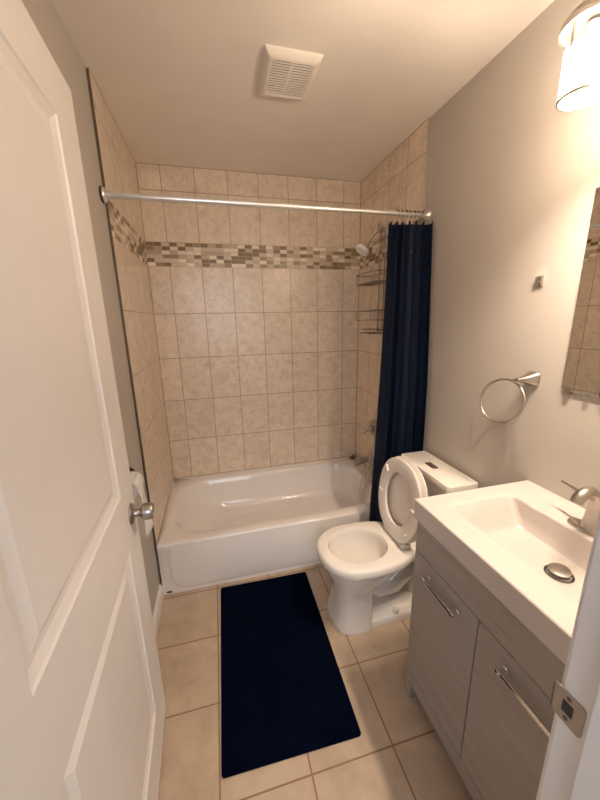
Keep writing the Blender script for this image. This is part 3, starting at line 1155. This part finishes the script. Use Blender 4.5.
def lean_m(xh):
    """local X = across (+y), local Y = up the seat, local Z = towards the front (-x)."""
    c, s_ = math.cos(LEAN), math.sin(LEAN)
    mm = Matrix.Identity(4)
    X = Vector((0, -1, 0)); Y = Vector((s_, 0, c)); Z = X.cross(Y)
    for i in range(3):
        mm[i][0], mm[i][1], mm[i][2] = X[i], Y[i], Z[i]
    mm.translation = Vector((xh - tx, 0, .425))
    return mm


def oval(h0, h1, hw, z, n=56, sq=2.15, flat=1.0):
    out = []
    hc = h0 + (h1 - h0) * .52
    for k in range(n):
        a = 2 * PI * k / n
        c, s_ = math.cos(a), math.sin(a)
        e = 2 / sq
        px = abs(c) ** e * (1 if c >= 0 else -1)
        py = abs(s_) ** e * (1 if s_ >= 0 else -1)
        out.append((hw * px, hc + (py * (h1 - hc) if py > 0 else py * (hc - h0)), z))
    return out


t = bmesh.new()
o_ = [oval(-.002, .398, .182, -.006, sq=2.3), oval(-.006, .403, .186, -.001, sq=2.3), oval(-.004, .401, .184, .004, sq=2.3), oval(.004, .393, .177, .0065, sq=2.3),
      oval(.060, .338, .118, .0065), oval(.066, .332, .112, .003), oval(.066, .332, .112, -.010), oval(.054, .344, .124, -.013), oval(.004, .393, .176, -.012, sq=2.3)]
vs = loft(t, o_, False, False)
n_ = len(vs[0])
for i in range(n_):
    j = (i + 1) % n_
    t.faces.new((vs[-1][i], vs[-1][j], vs[0][j], vs[0][i]))
bm = BM(); merge(bm, t, lean_m(1.198))
st = obj('seat', bm, M['seat'], tl_, 50)
for (wv, hv, ang) in ((-.120, .315, 50), (.146, .215, 0), (-.146, .18, 0), (.112, .070, -50)):
    t = bmesh.new()
    bmesh.ops.create_cube(t, size=1.0)
    for v in t.verts:
        v.co = Vector((v.co.x * .038, v.co.y * .009, .0065 + .004 + v.co.z * .009))
    bmesh.ops.bevel(t, geom=t.edges[:], offset=.0025, segments=2, affect='EDGES')
    bmesh.ops.transform(t, matrix=Matrix.Translation((wv, hv, 0)) @ Matrix.Rotation(math.radians(-ang), 4, 'Z'), verts=t.verts[:])
    b_ = BM(); merge(b_, t, lean_m(1.198))
    obj('bumper', b_, M['bumper'], st, 40)
t = bmesh.new()
loft(t, [oval(.0, .401, .184, -.020, sq=2.3), oval(-.004, .408, .190, -.024, sq=2.3), oval(-.004, .408, .190, -.030, sq=2.3), oval(.002, .401, .184, -.036, sq=2.3), oval(.05, .355, .13, -.040, sq=2.3)])
bm = BM(); merge(bm, t, lean_m(1.198))
obj('lid', bm, M['seat'], tl_, 50)
for s_ in (-1, 1):
    bm = BM()
    extrude_poly(bm, rrect(1.200 - tx, 1.252 - tx, s_ * .075 - .020, s_ * .075 + .020, .010, 5), 'z', RZT + .0005, RZT + .020, .004)
    tube(bm, [(1.216 - tx, s_ * .075 - .026, RZT + .020), (1.216 - tx, s_ * .075 + .026, RZT + .020)], .0095, 14)
    obj('hinge', bm, M['seat'], tl_, 45)
bm = BM()
tube(bm, [(1.207 - tx, -.068, RZT + .016), (1.207 - tx, .068, RZT + .016)], .007, 12)
obj('hinge_bar', bm, M['seat'], tl_, 45)

# ------------------------------------------------------------------ bath mat
bm = BM()
mp_ = [(.8235, -.046), (.318, -.036), (.305, -.872), (.811, -.884)]


def mat_ring(ins, z):
    c = Vector((sum(p[0] for p in mp_) / 4, sum(p[1] for p in mp_) / 4))
    out = []
    for i in range(4):
        a, b_, d = Vector(mp_[i - 1]), Vector(mp_[i]), Vector(mp_[(i + 1) % 4])
        for k in range(6):
            f = k / 5
            p = b_ + (a - b_).normalized() * .012 * (1 - f) ** 2 + (d - b_).normalized() * .012 * f ** 2
            p = c + (p - c) * (1 - ins / .45)
            out.append((p.x - .56, p.y + .46, z))
    return out


rings = [mat_ring(0, .0008), mat_ring(-.001, .006), mat_ring(.003, .0095), mat_ring(.010, .0105), mat_ring(.014, .0088), mat_ring(.020, .0098)]
loft(bm, rings)
mt = obj('bath_mat', bm, M['mat'], None, 60)
mt.location = (.56, -.46, 0)
tag(mt, 'dark navy rectangular bath mat lying on the beige floor tiles', 'bath mat')

# ------------------------------------------------------------------ vanity cabinet
CX, CYA, CYB = 1.052, -.785, -1.389     # front plane, far side, near side
vc = empty('vanity_cabinet', (1.29, -1.0875, 0))
tag(vc, 'light grey wood grain vanity cabinet with two doors under the sink', 'vanity cabinet')


def vbox(name, x0, x1, y0, y1, z0, z1, bev, mat, parent=vc):
    b_ = BM()
    box(b_, x0 - 1.29, x1 - 1.29, y0 + 1.0875, y1 + 1.0875, z0, z1, bev)
    return obj(name, b_, mat, parent)


DPT = .018
vbox('side_panel', CX + .006, 1.528, CYA - .016, CYA, .070, .812, .001, M['wood'])
vbox('side_panel', CX + .006, 1.528, CYB, CYB + .016, .070, .812, .001, M['wood'])
vbox('carcass', CX + .022, 1.524, CYB + .017, CYA - .017, .085, .672, 0, M['cab_in'])
vbox('top_rail', CX, CX + DPT, CYB, CYA, .681, .812, .0012, M['wood'])
# bottom rail with legs in one line of feet
vbox('bottom_rail', CX, CX + DPT, CYB + .036, CYA - .036, .070, .132, .001, M['wood'])
YG = -1.091
for nm, ya, yb in (('a', YG + .0018, CYA), ('b', CYB, YG - .0018)):
    d_ = vbox('door', CX, CX + DPT, ya + (.0 if nm == 'a' else .0), yb, .1345, .6775, .0012, M['wood'])
    hy0, hy1 = ((-1.022, -.868) if nm == 'a' else (-1.338, -1.184))
    b_ = BM()
    hz, hx = .628, 1.030
    P_ = lambda x, y, z: (x - 1.29, y + 1.0875, z)
    box(b_, hx - .005 - 1.29, hx + .004 - 1.29, hy0 - .002 + 1.0875, hy1 + .002 + 1.0875, hz - .006, hz + .006, .0012)
    for yy in (hy0 + .006, hy1 - .006):
        lathe(b_, [(0, 0), (.0085, 0), (.0085, .003), (.0055, .006), (.0055, .030), (0, .031)], frame_z(P_(CX, yy, hz), (-1, 0, 0)), 16)
    h_ = obj('handle', b_, M['chrome'], d_, 40)
    h_['label'] = 'chrome bar handle'
for ya, yb in ((CYA - .036, CYA), (CYB, CYB + .036)):
    for xa_, xb_ in ((CX, CX + .045), (1.49, 1.528)):
        b_ = BM()
        box(b_, xa_ - 1.29, xb_ - 1.29, ya + 1.0875, yb + 1.0875, 0.0005, .132 if xa_ == CX else .0695, .001)
        obj('leg', b_, M['wood'], vc)

# ------------------------------------------------------------------ sink top with moulded basin
sk = empty('vanity_sink_top', (1.28, -1.0875, .812))
tag(sk, 'white vanity top with a moulded rectangular basin', 'sink top')
sxo, syo, szo = 1.28, -1.0875, .812
TOPZ = .884


def sr(x0, x1, y0, y1, r, z, n=5):
    return [(a - sxo, b - syo, z - szo) for a, b in rrect(x0, x1, y0, y1, r, n)]


KX0, KX1, KY0, KY1 = 1.036, 1.529, -1.393, -.782
bm = BM()
loft(bm, [
    sr(1.110, 1.392, -1.341, -.839, .02, .8125),
    sr(KX0 + .02, KX1 - .02, KY0 + .02, KY1 - .02, .002, .8125),
    sr(KX0, KX1, KY0, KY1, .002, .8125),
    sr(KX0, KX1, KY0, KY1, .002, TOPZ - .003),
    sr(KX0 + .003, KX1, KY0 + .003, KY1 - .003, .003, TOPZ),
    sr(1.116, 1.386, -1.335, -.845, .020, TOPZ),
    sr(1.120, 1.383, -1.330, -.850, .020, TOPZ - .001),
    sr(1.124, 1.380, -1.325, -.855, .020, TOPZ - .005),
    sr(1.150, 1.378, -1.310, -.880, .022, TOPZ - .050),
    sr(1.172, 1.376, -1.290, -.902, .024, TOPZ - .084),
    sr(1.180, 1.372, -1.282, -.910, .026, TOPZ - .092),
    sr(1.192, 1.362, -1.270, -.922, .026, TOPZ - .096),
    sr(1.270, 1.330, -1.146, -1.061, .026, TOPZ - .102),
], False, True)
obj('basin_top', bm, M['counter'], sk, 28)
bm = BM()
lathe(bm, [(.031, -.001), (.036, .0012), (.031, .002), (.026, -.004), (0, -.004)], frame_z((1.300 - sxo, -1.104 - syo, TOPZ - .1015 - szo), (0, 0, 1)), 32)
dn = obj('drain_gap_shade', bm, M['dark'], sk, 40)  # dark dish painted in for the shaded gap under the drain cap
bm = BM()
lathe(bm, [(0, .0), (.026, .0), (.0275, .003), (.0270, .006), (.022, .0075), (.010, .0085), (0, .009)], frame_z((1.300 - sxo, -1.104 - syo, TOPZ - .0995 + .007 - szo), (-.08, 0, 1)), 32)
ds = obj('drain_cap', bm, M['nickel'], sk, 40)
ds['label'] = 'round brushed metal pop-up drain cap'

# ------------------------------------------------------------------ faucet
FX, FY = 1.420, -1.083
fc = empty('faucet', (FX, FY, TOPZ))
tag(fc, 'brushed nickel single lever faucet at the back of the basin', 'faucet')
bm = BM()
rings = []
for i, z in ((.002, 0.0002), (0, .002), (0, .007), (.003, .011), (.008, .013)):
    rings.append([(a, b, z) for a, b in rrect(-.023 + i, .023 - i, -.058 + i, .058 - i, .020 - i, 7)])
loft(bm, rings)
obj('base_plate', bm, M['nickel'], fc, 40)
bm = BM()
tube(bm, [(0, 0, .012), (0, 0, .026), (0, 0, .048), (0, 0, .078), (-.003, 0, .100), (-.012, 0, .119), (-.026, 0, .130), (-.044, 0, .133), (-.060, 0, .128), (-.071, 0, .117), (-.076, 0, .106)],
     [.027, .022, .019, .0175, .0175, .0175, .017, .0165, .016, .0155, .015], 24)
obj('spout', bm, M['nickel'], fc, 45)
bm = BM()
lathe(bm, [(0, 0), (.016, 0), (.016, .014), (.012, .020), (0, .021)], frame_z((.006, .012, .092), (0, 1, .05)), 20)
tube(bm, [(.006, .030, .096), (.010, .060, .100), (.018, .112, .102)], [.0062, .0055, .0048], 10)
obj('lever', bm, M['nickel'], fc, 45)

# ------------------------------------------------------------------ mirror with clips
mi = empty('wall_mirror', (RX, -1.0875, 1.255))
tag(mi, 'frameless rectangular mirror on the right wall above the sink', 'mirror')
bm = BM(); box(bm, -.007, -.0015, -.2315, .2315, 0.0, .610, .0012)
obj('mirror_glass', bm, M['mirror'], mi)
bm = BM(); box(bm, -.0015, -.0002, -.226, .226, .002, .608)
obj('backing', bm, M['bronze'], mi)
for y, mt_ in ((.210, 'nickel'), (.150, 'clear'), (.100, 'nickel'), (-.150, 'clear')):
    bm = BM()
    box(bm, -.0115, -.0002, y - .009, y + .009, -.010, -.0008, .0012)
    box(bm, -.0115, -.0078, y - .009, y + .009, -.002, .010, .0012)
    obj('clip', bm, M[mt_], mi)

# ------------------------------------------------------------------ towel ring
tr0 = empty('towel_ring', (RX, -.745, 1.275))
tag(tr0, 'brushed nickel towel ring on the right wall above the toilet tank', 'towel ring')
bm = BM()
rings = []
for d, a, b_ in ((0, .026, .026), (.004, .026, .026), (.012, .022, .022), (.022, .016, .015), (.036, .012, .010), (.056, .010, .007), (.064, .009, .006)):
    off = d * .25
    rings.append([(-d, off + p[0], p[1] - d * .05) for p in rrect(-a, a, -b_, b_, min(a, b_) * .5, 5)])
loft(bm, rings)
obj('post', bm, M['nickel'], tr0, 40)
bm = BM()
RR = .085
ra, rl_ = math.radians(10), math.radians(-14)
rt_ = Vector((-math.sin(ra), math.cos(ra), 0)); rn_ = Vector((-math.cos(ra), -math.sin(ra), 0))
rv_ = Vector((0, 0, 1)) * math.cos(rl_) + rn_ * math.sin(rl_)
rc_ = Vector((1.463 - RX, -.681 + .745, 1.1815 - 1.275))
tube(bm, [rc_ + RR * math.cos(2 * PI * k / 64) * rt_ + RR * math.sin(2 * PI * k / 64) * rv_ for k in range(64)], .0044, 12, closed=True)
obj('ring', bm, M['nickel'], tr0, 60)

# small leftover bracket
bk = empty('wall_bracket', (RX, -.716, 1.62))
tag(bk, 'small bare metal mounting bracket on the right wall above the towel ring', 'bracket')
bm = BM()
box(bm, -.003, -.0002, -.011, .011, -.019, .019, .001)
box(bm, -.012, -.003, -.0115, -.008, -.016, .016, .0008)
box(bm, -.012, -.003, .008, .0115, -.016, .016, .0008)
obj('plate', bm, M['steel'], bk)
for z in (-.010, .010):
    bm = BM(); lathe(bm, [(0, .0035), (.003, .003), (.0042, .0005), (0, 0)], frame_z((-.003, 0, z), (-1, 0, 0)), 12)
    obj('screw', bm, M['bronze'], bk, 40)

# ------------------------------------------------------------------ vanity light
LXX = 1.315
lf = empty('vanity_light', (RX, -1.0875, 2.20))
tag(lf, 'brushed nickel vanity light with frosted shades above the mirror', 'wall light')
bm = BM()
rings = []
for i, d in ((0, .0002), (0, .012), (.004, .018), (.010, .020)):
    rings.append([(-d, a, b) for a, b in rrect(-.28 + i, .28 - i, .035 + i, .135 - i, .02, 5)])
loft(bm, rings)
obj('back_plate', bm, M['nickel'], lf, 40)
LYS = [-.942 + 1.0875, 0.0, -1.233 + 1.0875]
ax = LXX - RX
ZB = 2.016 - 2.20
for y in LYS:
    b_ = BM()
    tube(b_, [(-.018, y, .085), (-.09, y, .098), (-.165, y, .094), (ax + .010, y, .074), (ax, y, .050), (ax, y, .000)], [.009, .009, .009, .010, .012, .016], 16)
    arm = obj('arm', b_, M['nickel'], lf, 50)
    b_ = BM()
    lathe(b_, [(0, .052), (.020, .050), (.032, .042), (.052, .026), (.063, .012), (.066, .002), (.066, -.004), (.062, -.004), (.058, .004), (.0, .010)],
          frame_z((ax, y, ZB + .148), (0, 0, 1)), 40)
    obj('shade_cap', b_, M['nickel'], arm, 40)
    for k in range(3):
        a = 2 * PI * k / 3 + .9
        px_, py_ = ax + .047 * math.cos(a), y + .047 * math.sin(a)
        b_ = BM()
        tube(b_, [(px_, py_, ZB + .100), (px_, py_, ZB + .152)], .004, 10)
        obj('shade_post', b_, M['nickel'], arm, 40)
    b_ = BM()
    lathe(b_, [(.0494, .002), (.0494, .108), (.0474, .108), (.0474, .002), (.0494, .002)], frame_z((ax, y, ZB), (0, 0, 1)), 48)
    obj('lamp_shade', b_, M['shade'], arm, 40)
    b_ = BM()
    lathe(b_, [(.0474, .000), (.0508, .000), (.0514, .003), (.0508, .007), (.0474, .007), (.0474, .0)], frame_z((ax, y, ZB), (0, 0, 1)), 48)
    obj('shade_rim', b_, M['nickel'], arm, 40)
    b_ = BM()
    lathe(b_, [(0, .150), (.014, .150), (.014, .105), (0, .105)], frame_z((ax, y, ZB), (0, 0, 1)), 20)
    obj('lamp_socket', b_, M['vent'], arm, 40)
    b_ = BM()
    lathe(b_, [(.0, .106), (.011, .105), (.013, .095), (.024, .075), (.028, .058), (.024, .040), (.013, .032), (0, .030)], frame_z((ax, y, ZB), (0, 0, 1)), 24)
    obj('light_bulb', b_, M['bulb'], arm, 60)

# ------------------------------------------------------------------ toilet paper behind the door
tp = empty('toilet_paper_holder', (LX, -.325, .925))
tag(tp, 'dark metal toilet paper holder on the left wall beyond the door knob', 'toilet paper holder')
bm = BM()
lathe(bm, [(0, 0), (.020, 0), (.020, .005), (.012, .009), (.009, .012), (.009, .036), (0, .038)], frame_z((0, 0, 0), (1, 0, 0)), 24)
obj('post', bm, M['bronze'], tp, 40)
bm = BM()
tube(bm, [(.034, 0, .0), (.042, -.004, -.004), (.046, -.010, -.012), (.046, -.016, -.024), (.046, -.026, -.030), (.046, -.150, -.030)], .006, 14)
obj('arm', bm, M['bronze'], tp, 40)
rl = empty('toilet_paper_roll', (.036, -.410, .895))
tag(rl, 'white toilet paper roll with its loose end hanging down by the door knob', 'toilet paper')
bm = BM()
RO, RI, HL = .037, .019, .050
lathe(bm, [(RI, -HL), (RO - .003, -HL), (RO, -HL + .003), (RO, HL - .003), (RO - .003, HL), (RI, HL), (RI, -HL)], frame_z((0, 0, 0), (0, 1, 0)), 40)
obj('roll', bm, M['paper'], rl, 40)
bm = BM()
lathe(bm, [(RI - .002, -HL - .001), (RI, -HL - .001), (RI, HL + .001), (RI - .002, HL + .001), (RI - .002, -HL - .001)], frame_z((0, 0, 0), (0, 1, 0)), 32)
obj('core', bm, M['card'], rl, 40)
bm = BM()
rows = []
for k in range(22):
    if k < 6:
        a = math.radians(60 - 60 * k / 5)
        p = ((RO + .001) * math.cos(a), (RO + .001) * math.sin(a))
    else:
        tt = (k - 5) / 16
        p = (RO + .001 + .010 * tt, -.205 * tt)
    rows.append([(p[0] + .006 * math.sin(3 * q + .2 * k) * (k > 6), -HL + 2 * HL * q, p[1] - .02 * (k > 16) * (k - 16) / 5 * math.sin(q * 3.1)) for q in [j / 8 for j in range(9)]])
loft(bm, rows, False, False, closed=False)
sh_ = obj('loose_sheet', bm, M['paper'], rl, 60)
sm = sh_.modifiers.new('thickness', 'SOLIDIFY'); sm.thickness = .0008
